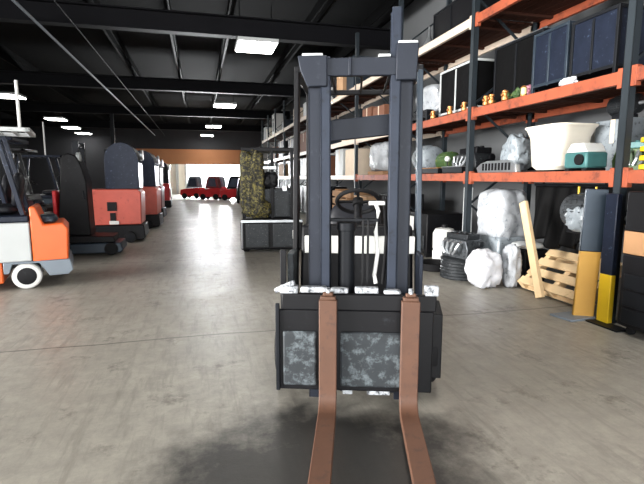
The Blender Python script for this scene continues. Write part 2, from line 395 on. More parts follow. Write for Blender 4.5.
# overhead guard
for s, x in ((-1, -.445), (1, .425)):
    MB().bar((x, .62, .60), (x*.97, .70, 2.18), .035, .05).build('guard_post', 'slate' if s > 0 else 'black', F, .006)
    MB().bar((x, 1.62, .98), (x*.97, 1.55, 2.18), .045, .06).build('guard_post', 'black', F, .006)
    MB().bar((x*.97, .68, 2.19), (x*.97, 1.6, 2.19), .04, .05).build('guard_rail', 'black', F, .006)
for y in (.70, 1.57): MB().bb((-.43, y-.02, 2.17), (.41, y+.02, 2.21)).build('guard_rail', 'black', F, .006)
for x in (-.2, .02, .22): MB().bb((x-.008, .70, 2.18), (x+.008, 1.57, 2.205)).build('guard_rail', 'black', F, .003)
# wheels
def wheel(parent, c, r, w_, axis, tm='rubber', hm='dark'):
    h = w_/2
    t = MB().lathe([(r*.58, -h), (r*.9, -h), (r, -h*.7), (r, h*.7), (r*.9, h), (r*.58, h)], c, axis, 32).build('tyre', tm, parent, .003)
    hb = MB().lathe([(r*.2, -h*1.12), (r*.5, -h*1.08), (r*.66, -h*1.01), (r*.66, h*1.01), (r*.5, h*1.08), (r*.2, h*1.12)], c, axis, 24)
    hb.build('hub', hm, t, .002)
wheel(F, (.47, .62, .272), .27, .17, 'x'); wheel(F, (-.50, .62, .262), .26, .13, 'x')
wheel(F, (.33, 1.72, .215), .21, .14, 'x'); wheel(F, (-.35, 1.72, .215), .21, .14, 'x')
MB().prism([(.36, .12), (.36, .56), (.50, .62), (.66, .585), (.66, .56), (.40, .50), (.385, .12)], .44, .56, 'x').build('fender', 'black', F, .008)
MB().bb((-.515, .36, .10), (-.475, .385, .98)).build('side_bar', 'black', F, .004)
MB().bb((-.47, .385, .56), (-.43, .62, .95)).build('side_cover', 'worn', F, .008)
MB().bb((.40, .385, .56), (.425, .60, .95)).build('side_cover', 'mast_in', F, .008)

# ------------------------------------------------------------------ parked trucks
def parked(label, loc, cw, side, front, rz=0., group='trucks parked in the left row', post='navy', whitewheel=False, wc=.46):
    """sit-down truck, tail at local x = 0 towards the aisle, mast at -x"""
    t = thing('parked_forklift', label, 'forklift', loc, rz, group)
    MB().prism([(-.02, .36), (-.0, .78), (-.06, .86), (-.28, .84), (-.36, 1.08), (-.43, 1.08), (-.43, .36)], -wc, wc, 'y').build('counterweight', cw, t, .02)
    MB().prism([(-.03, .16), (.03, .22), (.0, .37), (-.52, .37), (-.76, .37), (-.76, .22), (-.70, .22), (-.66, .34), (-.36, .34), (-.25, .16)], -wc-.01, wc+.01, 'y').build('skirt', 'skirt' if whitewheel else 'black', t, .01)
    MB().bb((-1.42, -wc-.005, .37), (-.44, wc+.005, .88)).build('side_panel', side, t, .015)
    MB().bb((-1.45, -wc-.01, .885), (-.44, wc+.01, .97)).build('deck_edge', post, t, .015)
    MB().bb((-1.75, -wc-.004, .10), (-.77, wc+.004, .365)).build('front_frame', front, t, .015)
    MB().prism([(-1.42, .97), (-1.55, 1.25), (-1.62, 1.25), (-1.62, .37), (-1.42, .37)], -wc+.03, wc-.03, 'y').build('dash', 'black', t, .01)
    for s in (-1, 1):
        y = s*(wc-.05)
        MB().bar((-.50, y, .97), (-.72, y, 2.03), .09, .055).build('guard_post', post, t, .008)
        MB().bar((-1.55, y, 1.2), (-1.45, y, 2.03), .05, .05).build('guard_post', post, t, .008)
    g = MB().bb((-1.5, -wc, 2.03), (-.34, -wc+.06, 2.085)).bb((-1.5, wc-.06, 2.03), (-.34, wc, 2.085)).bb((-1.5, -wc, 2.03), (-1.44, wc, 2.085)).bb((-.40, -wc, 2.03), (-.34, wc, 2.085))
    for k in range(5): g.bb((-1.33+k*.19, -wc, 2.04), (-1.29+k*.19, wc, 2.07))
    g.build('guard_roof', 'grey' if whitewheel else post, t, .006)
    MB().lump((-.80, 0, .97), (.45, .48, .14), 2, .03).build('seat', 'seat', t, 0)
    o = MB().lump((0, 0, 0), (.13, .46, .48), 4, .03).build('seat_back', 'seat', t, 0); o.location = (-.60, 0, 1.05); o.rotation_euler = (0, .12, 0)
    st = MB().cyl((-1.5, 0, 1.05), (-1.30, 0, 1.33), .028).build('steering_column', 'black', t, 0)
    w_ = MB().torus((0, 0, 0), .15, .016).bar((-.14, 0, 0), (.14, 0, 0), .02, .015).cyl((0, 0, -.02), (0, 0, .02), .04).build('steering_wheel', 'rubber', st, 0); w_.location = (-1.30, 0, 1.34); w_.rotation_euler = (0, .55, 0)
    for s in (-1, 1):
        MB().bb((-1.92, s*.30-.05, .06), (-1.80, s*.30+.05, 2.15)).build('mast_rail', 'dark', t, .006)
        wheel(t, (-.51, s*(wc-.06), .175), .172, .13, 'y', 'white' if whitewheel else 'rubber', 'black')
        wheel(t, (-1.40, s*(wc-.05), .215), .21, .16, 'y', 'rubber', 'dark')
        MB().prism([(-1.95, .70), (-1.92, .70), (-1.92, .06), (-2.9, .05), (-2.9, .035), (-1.95, .03)], s*.22-.05, s*.22+.05, 'y').build('fork', 'dark', t, .004)
    MB().bb((-1.95, -.42, .25), (-1.92, .42, .65)).bb((-1.90, -.3, 2.02), (-1.82, .3, 2.10)).bb((-1.90, -.3, 1.2), (-1.82, .3, 1.28)).build('carriage', 'dark', t, .006)
    MB().lump((-.24, -.18, .84), (.24, .30, .13), 8, .08).build('armrest', 'slate', t, 0)
    return t

F1 = parked('orange and light grey forklift with white wheels parked at picture edge', (-1.84, 7.32, 0), 'orange', 'grey', 'orange', math.radians(13), None, 'navy', True)
p = MB().cyl((-.45, -.43, 2.08), (-.45, -.43, 2.66), .018, seg=10).build('antenna_pole', 'white', F1, 0); p['label'] = 'white pole'
F2 = parked('dark navy forklift parked between the orange forklift and the black tower truck', (-2.5, 8.85, 0), 'navy', 'navy', 'black', math.radians(3), None, 'navy')
MB().cyl((-.80, -.3, 2.085), (-.80, -.3, 2.75), .018, seg=10).build('antenna_pole', 'white', F2, 0)['label'] = 'white pole'

def reach(label, loc, shell, rz=0., tower=False, hood='navy', wc=.5, tail=None):
    """stand-up reach truck: painted shell on black base with rounded dark cab hood above; tail at x = 0"""
    t = thing('reach_truck', label, 'forklift', loc, rz, 'trucks parked in the left row')
    MB().prism([(-.02, .06), (.02, .12), (.0, .40), (-1.5, .40), (-1.5, .06)], -wc, wc, 'y').build('base', 'black', t, .02)
    MB().prism([(-.05, .41), (-.03, 1.12), (-.10, 1.20), (-1.15, 1.20), (-1.15, .41)], -wc+.01, wc-.01, 'y').build('shell', shell, t, .02)
    if not tower:
        MB().bb((-.75, -wc-.004, .72), (-.55, -wc+.01, .92)).bb((-.70, -wc-.004, .50), (-.58, -wc+.01, .68)).build('vent_panel', 'black', t, .006)
        MB().bb((-.72, -wc-.008, .42), (-.52, -wc+.01, .50)).build('data_plate', 'white', t, .004)
    hp = [(-.08, 1.21), (-.06, 1.75)]
    for k in range(9):
        a = PI*k/8; hp.append((-.41+.35*math.cos(a), 1.85+.38*math.sin(a)))
    hp += [(-.76, 1.21)]
    # cab hood: two side frames and a curved back panel with mesh bars
    for s in (-1, 1):
        MB().prism(hp, s*(wc-.06)-.025, s*(wc-.06)+.025, 'y').build('cab_side', hood, t, .006)
    MB().bb((-.10, -wc+.06, 1.21), (-.06, wc-.06, 1.80)).build('cab_back', hood, t, .01)
    MB().prism([(x, z) for x, z in hp[2:11]], -wc+.09, wc-.09, 'y').build('cab_roof', 'black', t, .01)
    MB().lathe([(.05, -.03), (.12, -.03), (.12, .03), (.05, .03)], (-.03, .12, 1.98), 'x', 20).build('work_lamp', 'chrome', t, .003)
    for s in (-1, 1):
        MB().bb((-1.40, s*.3-.05, .40), (-1.28, s*.3+.05, 2.25)).build('mast_rail', 'dark', t, .006)
        wheel(t, (-.30, s*(wc+.005), .13), .128, .08, 'y', 'rubber', 'dark')
    MB().bb((-1.38, -.3, 2.12), (-1.30, .3, 2.20)).bb((-1.38, -.3, 1.3), (-1.30, .3, 1.38)).build('mast_crossbar', 'dark', t, .005)
    if tail: MB().bb((.0, -wc+.1, .55), (.015, wc-.1, .95)).build('tail_plate', tail, t, .005)
    return t
# black tower truck in front of the red shells
T = thing('tower_truck', 'black tower truck with wide flat base parked before the red reach trucks', 'forklift', (-1.62, 9.75, 0), math.radians(2), 'trucks parked in the left row')
MB().prism([(.10, .05), (.16, .10), (.12, .24), (-.95, .24), (-1.0, .18), (-1.0, .05)], -.36, .36, 'y').build('base', 'slate', T, .02)
MB().prism([(.02, .25), (.0, .36), (-.95, .40), (-.95, .25)], -.34, .34, 'y').build('base_cover', 'black', T, .015)
MB().prism([(-.40, .38), (-.42, 1.40), (-.50, 1.72), (-.58, 1.86), (-.70, 1.90), (-.82, 1.82), (-.86, 1.35), (-.95, .40)], -.27, .27, 'y').build('tower', 'black', T, .02)
MB().bb((-.99, -.31, .42), (-.93, .31, 1.22)).build('shell', 'redb', T, .015)
MB().lathe([(.05, -.03), (.10, -.03), (.10, .03), (.05, .03)], (-.55, -.1, 1.82), 'x', 20).build('work_lamp', 'grey', T, .003)
for s in (-1, 1):
    MB().cyl((-.05, s*.365, .13), (-.05, s*.395, .13), .12, seg=24).build('wheel', 'rubber', T, .004)
    MB().bar((-.50, s*.22, 1.35), (-.46, s*.30, 1.05), .03, .03).build('handle', 'dark', T, .004)
reach('faded red reach truck with vent and dark round cab, right behind black tower truck', (-1.27, 11.7, 0), 'red', math.radians(1))
reach('faded red reach truck second behind the black tower truck', (-1.15, 14.6, 0), 'red', math.radians(-2), hood='navy')
reach('dark red reach truck with black cab, third behind the black tower truck', (-1.25, 17.6, 0), 'redd', math.radians(-2), hood='black')
reach('black cabbed truck with bright red tail and white plate farther down the left row', (-1.35, 23.5, 0), 'redb', 0, hood='dark', tail='white')
reach('farthest red truck of the left row with grey cab', (-1.7, 29.5, 0), 'redb', .1, hood='skirt', tail='white')
# dark trucks deeper in, seen between the cabs of the first row
F3 = parked('dark forklift standing behind the black tower truck on the left', (-3.3, 11.9, 0), 'black', 'navy', 'black', 0, None, 'black')
F4 = parked('dark forklift parked behind the faded red reach trucks', (-3.4, 15.2, 0), 'black', 'slate', 'black', 0, None, 'navy')
MB().cyl((-.80, -.3, 2.085), (-.80, -.3, 3.0), .018, seg=10).build('antenna_pole', 'white', F4, 0)

# red vehicles standing across the far end of the aisle
def tug(label, loc, rz, top):
    t = thing('tow_tractor', label, 'tractor', loc, rz, 'red tow tractors before the far door')
    MB().prism([(-.75, .18), (.70, .18), (.78, .35), (.74, .62), (.20, .74), (-.72, .78), (-.80, .5)], -.42, .42, 'y').build('body', 'redb', t, .03)
    MB().prism([(-.60, .78), (-.50, 1.45), (-.40, 1.56), (.02, 1.56), (.14, 1.45), (.34, .74)], -.36, .36, 'y').build('cab', top, t, .03)
    MB().prism([(-.48, .88), (-.40, 1.42), (.0, 1.42), (.2, .88)], -.375, .375, 'y').build('cab_window', 'clear', t, .005)
    MB().bb((.74, -.34, .25), (.82, .34, .40)).build('bumper', 'chrome', t, .01)
    for sx in (-.45, .45):
        for s in (-1, 1): wheel(t, (sx, s*.40, .20), .198, .13, 'y')
    return t
tug('small red tow tractor with grey cab left in the row before far door', (-.5, 34.6, 0), 2.7, 'skirt')
tug('red tow tractor with maroon cab in the middle before far door', (.75, 32.8, 0), 2.75, 'redd')
tug('red tow tractor with dark cab right in the row before far door', (2.1, 31.2, 0), 2.8, 'dark')
tug('red tow tractor with grey cab standing nearest the far door', (1.3, 37, 0), 2.9, 'skirt')
g = thing('utility_cart', 'black utility cart with round top beside the red tractors at aisle end', 'cart', (2.4, 27.4, 0), 0)
MB().bb((-.35, -.5, .18), (.35, .5, .9)).build('body', 'black', g, .03); MB().prism([(-.3, .9), (-.25, 1.35), (-.05, 1.6), (.2, 1.55), (.32, .9)], -.4, .4, 'y').build('cab', 'dark', g, .03)
for sx in (-.3, .3):
    for sy in (-.35, .35): wheel(g, (sx, sy, .14), .138, .1, 'x')

# ------------------------------------------------------------------ dusty yellow-black truck in the aisle, behind the forklift
Y = thing('order_picker', 'black and dusty yellow order picker truck standing in aisle behind the forklift', 'forklift', (1.38, 9.35, 0), math.radians(-8))
MB().prism([(-.60, .07), (.60, .07), (.60, .62), (.54, .67), (-.56, .67), (-.60, .60)], -.45, .75, 'y').build('base', 'black', Y, .03)
MB().bb((-.50, -.47, .12), (-.06, -.45, .58)).bb((.02, -.47, .12), (.50, -.47+.02, .58)).build('base_panel', 'engdark', Y, .01)
MB().bb((-.59, -.472, .60), (.59, -.452, .65)).build('trim_strip', 'chrome', Y, .004)
MB().tube([(-.57, -.47, .1), (-.57, -.47, .6)], .018).build('corner_guard', 'chrome', Y, 0)
for x in (-.52, -.34): MB().bb((x-.04, -.33, .67), (x+.02, -.23, 1.97)).build('mast_rail', 'black', Y, .006)
MB().lump((-.36, -.30, .80), (.44, .22, 1.16), 17, .12, 5, p=6).build('dusty_cover', 'moss', Y, 0, 1.3)
MB().lump((-.28, -.31, .68), (.56, .26, .36), 11, .2, 5, p=2.6).build('dusty_cover', 'moss', Y, 0, 1.3)
MB().bb((-.56, -.3, 1.96), (.56, .55, 2.03)).build('guard_roof', 'black', Y, .01)
for x in (.02, .40, .52): MB().bb((x-.03, -.33, .67), (x+.03, -.25, 1.98)).build('guard_post', 'black', Y, .006)
MB().bb((-.36, -.15, .67), (.40, .35, 1.25)).build('cabin_panel', 'engdark', Y, .02)
MB().bb((-.16, -.36, 1.62), (.10, -.33, 1.67)).build('control_plate', 'chrome', Y, .005); MB().bb((.22, -.36, 1.2), (.30, -.34, 1.30)).build('control_plate', 'chrome', Y, .005)
MB().lump((-.02, -.25, 1.25), (.30, .25, .32), 13, .15).build('control_head', 'black', Y, 0)
MB().bb((.40, -.475, .28), (.52, -.462, .45)).build('data_plate', 'white', Y, .004)
for s in (-1, 1):
    wheel(Y, (s*.5, -.2, .13), .128, .12, 'x'); wheel(Y, (s*.5, .5, .13), .128, .12, 'x')

# ------------------------------------------------------------------ goods: builders
def engine(label, loc, s=1., rz=0., m1='engine', m2='engdark', cat='engine', group=None):
    t = thing('engine', label, cat, loc, rz, group)
    MB().prism([(-.32*s, 0), (.32*s, 0), (.34*s, .16*s), (.28*s, .34*s), (-.28*s, .34*s), (-.34*s, .16*s)], -.2*s, .2*s, 'x').build('block', m1, t, .012*s)
    h = MB().bb((-.15*s, -.27*s, .342*s), (.15*s, .27*s, .44*s))
    for k in range(4): h.cyl((0, (-.2+.133*k)*s, .44*s), (0, (-.2+.133*k)*s, .47*s), .04*s, seg=12)
    h.build('cylinder_head', m2, t, .01*s)
    c = MB()
    for k in range(4): c.tube([(-.20*s, (-.2+.133*k)*s, .30*s), (-.29*s, (-.2+.133*k)*s, .28*s), (-.32*s, (-.18+.12*k)*s, .18*s), (-.32*s, (-.1+.07*k)*s, .08*s)], .028*s)
    c.build('manifold', 'chrome', t, 0)
    MB().cyl((0, -.345*s, .14*s), (0, -.40*s, .14*s), .10*s).cyl((.1*s, -.33*s, .27*s), (.1*s, -.38*s, .27*s), .055*s).build('pulley', m2, t, .004)
    MB().lump((.27*s, .08*s, .05*s), (.16*s, .2*s, .2*s), 3, .1, 3).build('starter_motor', m2, t, 0)
    return t
def carton(label, loc, d, m='carton', rz=0., cat='box', group=None, tape='cream'):
    t = thing('carton', label, cat, loc, rz, group)
    MB().bb((-d[0]/2, -d[1]/2, 0), (d[0]/2, d[1]/2, d[2])).build('box_body', m, t, .006)
    MB().bb((-d[0]/2-.002, -.03, d[2]*.55), (d[0]/2+.002, .03, d[2]+.002)).build('tape', tape, t, 0)
    return t
def crate(label, loc, d, m='black', fr='slate', rz=0., name='steel_crate', cat='crate', group=None):
    t = thing(name, label, cat, loc, rz, group)
    x, y, z = d[0]/2, d[1]/2, d[2]
    MB().bb((-x+.015, -y+.015, .06), (x-.015, y-.015, z-.015)).build('panel', m, t, .004)
    f = MB(); r = .035
    for sx in (-1, 1):
        for sy in (-1, 1): f.box((sx*(x-r/2), sy*(y-r/2), z/2), (r, r, z))
        for h in (.075, z-r/2): f.box((sx*(x-r/2), 0, h), (r, 2*y-2*r, r))
    for sy in (-1, 1):
        for h in (.075, z-r/2): f.box((0, sy*(y-r/2), h), (2*x-2*r, r, r))
    f.box((-x+.012, .05*y, z/2), (.022, .03, z-.1))
    f.build('frame', fr, t, .004)
    return t
def bundle(name, label, cat, loc, d, m, seed, amp=.12, rz=0., p=3., group=None):
    o = MB().lump((0, 0, 0), d, seed, amp, 4, p=p).build(name, m, None, 0, 1.2)
    return tag(o, label, cat, group, loc, rz)
def pallet(name, label, loc, d, rz=0., rot=None, m='wood'):
    t = thing(name, label, 'pallet', loc, rz, None, rot)
    x, y = d[0]/2, d[1]/2
    for k in range(4):
        q = -x+.055+k*(2*x-.11)/3
        MB().bb((q-.055, -y, .115), (q+.055, y, .137)).build('deck_board', m, t, .003)
    for q in (-y+.05, 0, y-.05): MB().bb((-x, q-.04, .022), (x, q+.04, .115)).build('stringer', m, t, .003)
    for q in (-x+.06, 0, x-.06): MB().bb((q-.05, -y, 0), (q+.05, y, .022)).build('bottom_board', m, t, .003)
    return t
def motor(label, loc, r, L, m='engdark', rz=0., axis='y', cat='motor'):
    t = thing('electric_motor', label, cat, loc, rz)
    c = (0, 0, r+.05)
    b = MB().lathe([(r*.6, -L/2), (r, -L/2+.02), (r, L/2-.02), (r*.6, L/2)], c, axis)
    b.build('housing', m, t, .003)
    f = MB()
    for k in range(16):
        a = 2*PI*k/16
        if axis == 'y': f.box((r*1.03*math.cos(a), 0, c[2]+r*1.03*math.sin(a)), (.015, L*.6, .015), (0, -a, 0))
        else: f.box((0, r*1.03*math.cos(a), c[2]+r*1.03*math.sin(a)), (L*.6, .015, .015), (a, 0, 0))
    f.build('cooling_fin', m, t, 0)
    if axis == 'y': MB().bb((-r*.7, -L*.3, 0), (r*.7, L*.3, .05)).build('foot', 'dark', t, .004); MB().cyl((0, -L/2-.08, c[2]), (0, -L/2, c[2]), r*.18).build('shaft', 'chrome', t, .002)
    else: MB().bb((-L*.3, -r*.7, 0), (L*.3, r*.7, .05)).build('foot', 'dark', t, .004); MB().cyl((-L/2-.08, 0, c[2]), (-L/2, 0, c[2]), r*.18).build('shaft', 'chrome', t, .002)
    return t
def tray(label, loc, d, m='dark', rim='chrome', rz=0., fill=None, group=None):
    t = thing('parts_tray', label, 'tray', loc, rz, group)
    x, y, z = d[0]/2, d[1]/2, d[2]
    MB().bb((-x, -y, 0), (x, y, .012)).bb((-x, -y, 0), (-x+.012, y, z)).bb((x-.012, -y, 0), (x, y, z)).bb((-x, -y, 0), (x, -y+.012, z)).bb((-x, y-.012, 0), (x, y, z)).build('tray_body', m, t, .003)
    MB().bb((-x-.012, -y-.012, z), (x+.012, -y+.012, z+.012)).bb((-x-.012, y-.012, z), (x+.012, y+.012, z+.012)).bb((-x-.012, -y, z), (-x+.012, y, z+.012)).bb((x-.012, -y, z), (x+.012, y, z+.012)).build('rim', rim, t, .002)
    f = MB(); rr = random.Random(int(y*1000))
    n_ = max(2, int(2*y/.11))
    for k in range(n_):
        f.cyl((-x+.03, -y+.06+k*(2*y-.12)/(n_-1), z*.6), (x-.03, -y+.06+k*(2*y-.12)/(n_-1), z*.6+.02), .035+.012*rr.random(), seg=12)
    f.cyl((0, -y+.03, z*.6+.01), (0, y-.03, z*.6+.01), .012, seg=8)
    f.build('rollers', fill or 'chrome', t, .003)
    return t
def fitting(label, loc, s=1.):
    t = thing('brass_fitting', label, 'fitting', loc, 0, 'brass fittings along the middle shelf edge')
    MB().lathe([(.03*s, 0), (.045*s, .01*s), (.045*s, .05*s), (.03*s, .06*s), (.03*s, .10*s), (.04*s, .105*s), (.04*s, .13*s), (.015*s, .14*s)], (0, 0, 0), 'z', 16).build('body', 'brass', t, .002)
    MB().cyl((0, 0, .075*s), (-.055*s, 0, .075*s), .018*s, seg=12).build('outlet', 'brass', t, .002)
    return t

# ------------------------------------------------------------------ bay nearest the tan guard (Y 3.8 .. 6.46), floor level
motor_x = 4.45
W = thing('stretch_wrapped_load', 'tall stretch-wrapped load of grey parts standing under the lowest beam', 'load', (4.30, 5.96, 0), 0)
MB().bb((-.25, -.30, .12), (.25, .30, .62)).build('goods', 'wrapg', W, .03); MB().lump((0, 0, .55), (.52, .62, .74), 21, .10, 4, p=5).build('wrap', 'wrap', W, 0)
for k in range(3): MB().bb((-.25, -.30+k*.25, 0), (.25, -.20+k*.25, .12)).build('skid', 'wood2', W, .004)
engine('tall grey and black engine standing on the floor by the white sack', (3.70, 6.02, .30), .80, math.radians(12), 'engine', 'engdark')
b = thing('round_bin', 'round ribbed grey bin under the floor-standing engine', 'bin', (3.70, 6.02, 0))
m_ = MB()
prof = [(.30, 0)]
for k in range(6): prof += [(.31, .02+k*.045), (.30, .04+k*.045)]
prof += [(.315, .285), (.30, .298)]
m_.lathe(prof, (0, 0, 0), 'z', 36).build('bin_body', 'engdark', b, .002)
bundle('white_sack', 'crumpled white plastic sack slumped on the floor under the rack', 'sack', (3.64, 5.38, 0), (.40, .40, .50), 'sack', 2, .20)
bundle('clear_bag', 'narrow grey plastic bag leaning beside the crumpled white sack', 'bag', (3.99, 5.28, 0), (.20, .26, .58), 'wrap', 9, .18)
b = thing('waste_bin', 'dark square waste bin with pale lid between the bag and the plank', 'bin', (4.36, 5.43, 0))
MB().prism([(-.16, 0), (.16, 0), (.19, .49), (-.19, .49)], -.17, .17, 'y').build('bin_body', 'dark', b, .02); MB().lump((0, 0, .49), (.42, .38, .09), 4, .03, 3).build('lid', 'grey', b, 0)
pallet('wooden_pallet', 'pale pine pallet tilted up against the rack under the black tarpaulin', (4.31, 4.58, .215), (.64, 1.10), 0, (0, math.radians(-40), 0))
o = MB().bb((-.025, -.055, 0), (.025, .055, 1.22)).build('pine_plank', 'wood', None, .004); tag(o, 'single pine plank leaning up to the lowest beam', 'plank', None, (3.92, 4.62, .024)); o.rotation_euler = (math.radians(-23), math.radians(3), 0)
# large black hide: folded tarp hanging over a bar across the bay
hd = thing('hanging_tarp', 'black tarpaulin hanging in folds below the lowest orange beam', 'tarpaulin', (4.52, 4.84, 1.36))
m_ = MB(); NX, NZ = 44, 16
for side in (0, 1):
    pass
vs = []
for i in range(NX+1):
    col = []
    u = i/NX
    for j in range(NZ+1):
        v = j/NZ
        L = .80*(1-.5*abs(u-.40)**1.3)*(1+.05*math.sin(u*23)) if u > .02 else .5
        col.append(m_.bm.verts.new((-.05+.05*math.sin(u*31+v*2)*(.3+v)-.08*v, (.5-u)*1.30+.05*v*(u-.5), -L*v)))
    vs.append(col)
for i in range(NX):
    for j in range(NZ): m_.bm.faces.new((vs[i][j], vs[i+1][j], vs[i+1][j+1], vs[i][j+1]))
o = m_.build('cloth', 'tarp', hd, 0, 1.4); sm = o.modifiers.new('thick', 'SOLIDIFY'); sm.thickness = .012
MB().cyl((-.05, -.66, .0), (-.05, .66, .0), .018).build('hanging_rod', 'dark', hd, 0)
for k in (-.5, .5): MB().bb((-.06, k-.01, 0), (-.04, k+.01, .04)).build('hook', 'dark', hd, .002)
t = motor('large grey motor slung on straps before the black tarpaulin by the tan guard', (4.16, 4.28, .84), .19, .40, 'engine', 0, 'y')
for k in (-.12, .12): MB().tube([(0, k, .43), (0, k, .515)], .012).build('sling', 'yellow', t, 0)
MB().lump((-.10, -.05, .02), (.22, .34, .30), 5, .15).build('gear_case', 'wrapg', t, 0)
# guards in front of the end post
g = thing('leaning_post_guard', 'tall post guard grey above and tan below, leaning by the end post', 'guard', (3.86, 3.90, 0))
MB().bar((-.01, 0, .012), (.01, -.01, .70), .05, .20).build('lower_sleeve', 'gold', g, .008)['label'] = 'tan lower half'
MB().bar((.01, -.01, .70), (.03, -.02, 1.34), .052, .205).build('upper_sleeve', 'slate', g, .008)['label'] = 'grey upper half'
MB().prism([(-.26, -.12), (.08, -.10), (.08, .16), (-.30, .14)], 0, .02, 'z').build('base_plate', 'skirt', g, .005)
g = thing('post_guard', 'upright post guard dark above and yellow below at the rack end', 'guard', (3.90, 3.68, 0))
MB().bb((-.03, -.07, .012), (.03, .07, .50)).build('lower_sleeve', 'yellow', g, .008)['label'] = 'yellow lower half'
MB().bb((-.03, -.07, .50), (.03, .07, 1.30)).build('upper_sleeve', 'navy', g, .008)['label'] = 'navy upper half'
MB().bb((-.14, -.28, 0), (.02, .09, .016)).build('base_plate', 'dark', g, .005)
# bay at the right edge (Y < 3.8): floor
o = thing('tool_cabinet', 'black tool cabinet with tan band beyond the yellow post guard', 'cabinet', (4.15, 3.00, 0))
MB().bb((-.38, -.55, .08), (.38, .42, .76)).build('lower_body', 'black', o, .015); MB().bb((-.38, -.55, .76), (.38, .42, .97)).build('band', 'tan', o, .008)
MB().bb((-.38, -.55, .97), (.38, .42, 1.33)).build('upper_body', 'black', o, .015)
for k in range(3):
    d_ = MB().bb((-.395, -.50, .12+k*.16), (-.38, .37, .26+k*.16)).build('drawer', 'dark', o, .006); MB().bb((-.42, -.2, .19+k*.16), (-.395, .08, .205+k*.16)).build('handle', 'chrome', d_, .003)
for sx in (-.3, .3):
    for sy in (-.45, .33): MB().cyl((sx-.02, sy, .04), (sx+.02, sy, .04), .04, seg=16).build('caster', 'rubber', o, .003)
b = thing('timber_crate', 'dark crate with tan top board on the low shelf at picture edge', 'crate', (4.74, 3.08, Z1))
MB().bb((-.42, -.55, 0), (.42, .50, .42)).build('crate_body', 'black', b, .01); MB().bb((-.45, -.58, .42), (.45, .53, .54)).build('top_board', 'tan', b, .01)
w_ = thing('framed_panel', 'white framed panel standing on the tan-topped crate', 'panel', (4.34, 3.20, Z1+.541), 0)
MB().bb((-.01, -.32, 0), (.02, -.26, .34)).bb((-.01, .26, 0), (.02, .32, .34)).bb((-.01, -.26, .28), (.02, .26, .34)).bb((-.01, -.26, 0), (.02, .26, .05)).build('frame', 'white', w_, .004); MB().bb((0, -.26, .05), (.01, .26, .28)).build('pane', 'slate', w_, 0)
for k in range(4):
    o = thing('yellow_strap_roll', ('topmost', 'second from top', 'third from top', 'bottom')[3-k]+' yellow strap roll stacked before the tan-topped crate', 'strap', (4.16, 3.555, Z1+.001+k*.085), 0, 'yellow strap rolls in a stack')
    MB().lathe([(.05, 0), (.052, .0), (.095, .004), (.095, .05), (.052, .05), (.05, .05)], (0, 0, 0), 'z', 24).build('roll', 'yellow', o, .004)
    MB().cyl((0, 0, .0), (0, 0, .085), .05, seg=16).build('core', 'black', o, .002)

# ------------------------------------------------------------------ bay Y 3.8 .. 6.46, low shelf (Z1)
b = thing('plastic_tub', 'large cream plastic tub with flared rim on the low shelf', 'tub', (4.36, 4.98, Z1+.02), 0)
def tubm():
    m = MB(); rings = []
    for (lx, ly, z) in ((.20, .20, .0), (.24, .25, .05), (.27, .28, .40), (.30, .33, .50), (.31, .36, .52), (.31, .36, .54), (.28, .31, .54), (.25, .27, .40), (.22, .24, .08), (.18, .18, .05)):
        ring = []
        for k in range(40):
            a = 2*PI*k/40; c, s = math.cos(a), math.sin(a)
            q = (abs(c)**5+abs(s)**5)**(-1/5)
            ring.append(m.bm.verts.new((lx*c*q, ly*s*q, z)))
        rings.append(ring)
    for a, b_ in zip(rings, rings[1:]):
        for k in range(40): m.bm.faces.new((a[k], a[(k+1) % 40], b_[(k+1) % 40], b_[k]))
    m.bm.faces.new(rings[0][::-1]); m.bm.faces.new(rings[-1]); return m
tubm().build('tub_body', 'tub', b, 0); 
MB().bb((-.33, -.10, .46), (-.30, .10, .50)).build('lifting_lip', 'tub', b, .006)
MB().bb((-.30, -.30, -.018), (.30, .30, 0)).build('base_plate', 'black', b, .004)
bundle('grey_bag', 'crumpled grey plastic bag of parts left of the cream tub', 'bag', (4.33, 5.72, Z1+.01), (.38, .36, .50), 'wrapg', 6, .25)
o = thing('radiator_unit', 'low silver and black radiator unit before the crumpled grey bag', 'radiator', (4.06, 5.80, Z1), 0)
MB().prism([(-.46, 0), (.42, 0), (.46, .07), (.36, .13), (.20, .165), (-.28, .165), (-.44, .10)], -.035, .035, 'x').build('case', 'chrome', o, .006)
m_ = MB()
for k in range(9): m_.bb((-.042, -.34+k*.075, .03), (-.036, -.30+k*.075, .13))
m_.build('grille', 'black', o, 0)
g = thing('generator', 'small teal and white generator right of the cream tub', 'generator', (4.12, 4.30, Z1))
MB().bb((-.14, -.16, .03), (.14, .16, .20)).build('case', 'teal', g, .02); MB().prism([(-.15, .20), (-.08, .30), (.08, .30), (.15, .20)], -.13, .13, 'x').build('top_cover', 'white', g, .01)
MB().cyl((-.14, -.07, .12), (-.165, -.07, .12), .06).build('fan_guard', 'black', g, .003); MB().bb((-.13, -.15, 0), (.13, -.09, .03)).bb((-.13, .09, 0), (.13, .15, .03)).build('foot', 'rubber', g, .003)
engine('green and teal engine between the generator and the end post', (4.62, 4.06, Z1), .70, math.radians(20), 'green', 'teal')
c = carton('grey carton right behind the cream tub carrying a dark motor', (4.84, 4.55, Z1), (.26, .50, .60), 'wrapg', 0)
motor('dark motor lying on the grey carton behind the tub', (4.84, 4.52, Z1+.606), .11, .36, 'engdark', 0)
o = MB().bb((-.012, -.45, 0), (.012, .45, .62)).bb((-.016, -.45, 0), (.016, -.41, .62)).bb((-.016, .41, 0), (.016, .45, .62)).build('foam_board', 'white', None, .004)
tag(o, 'white sheet panel standing behind the cream tub at the rack back', 'panel', None, (5.0, 5.15, Z1+.001))
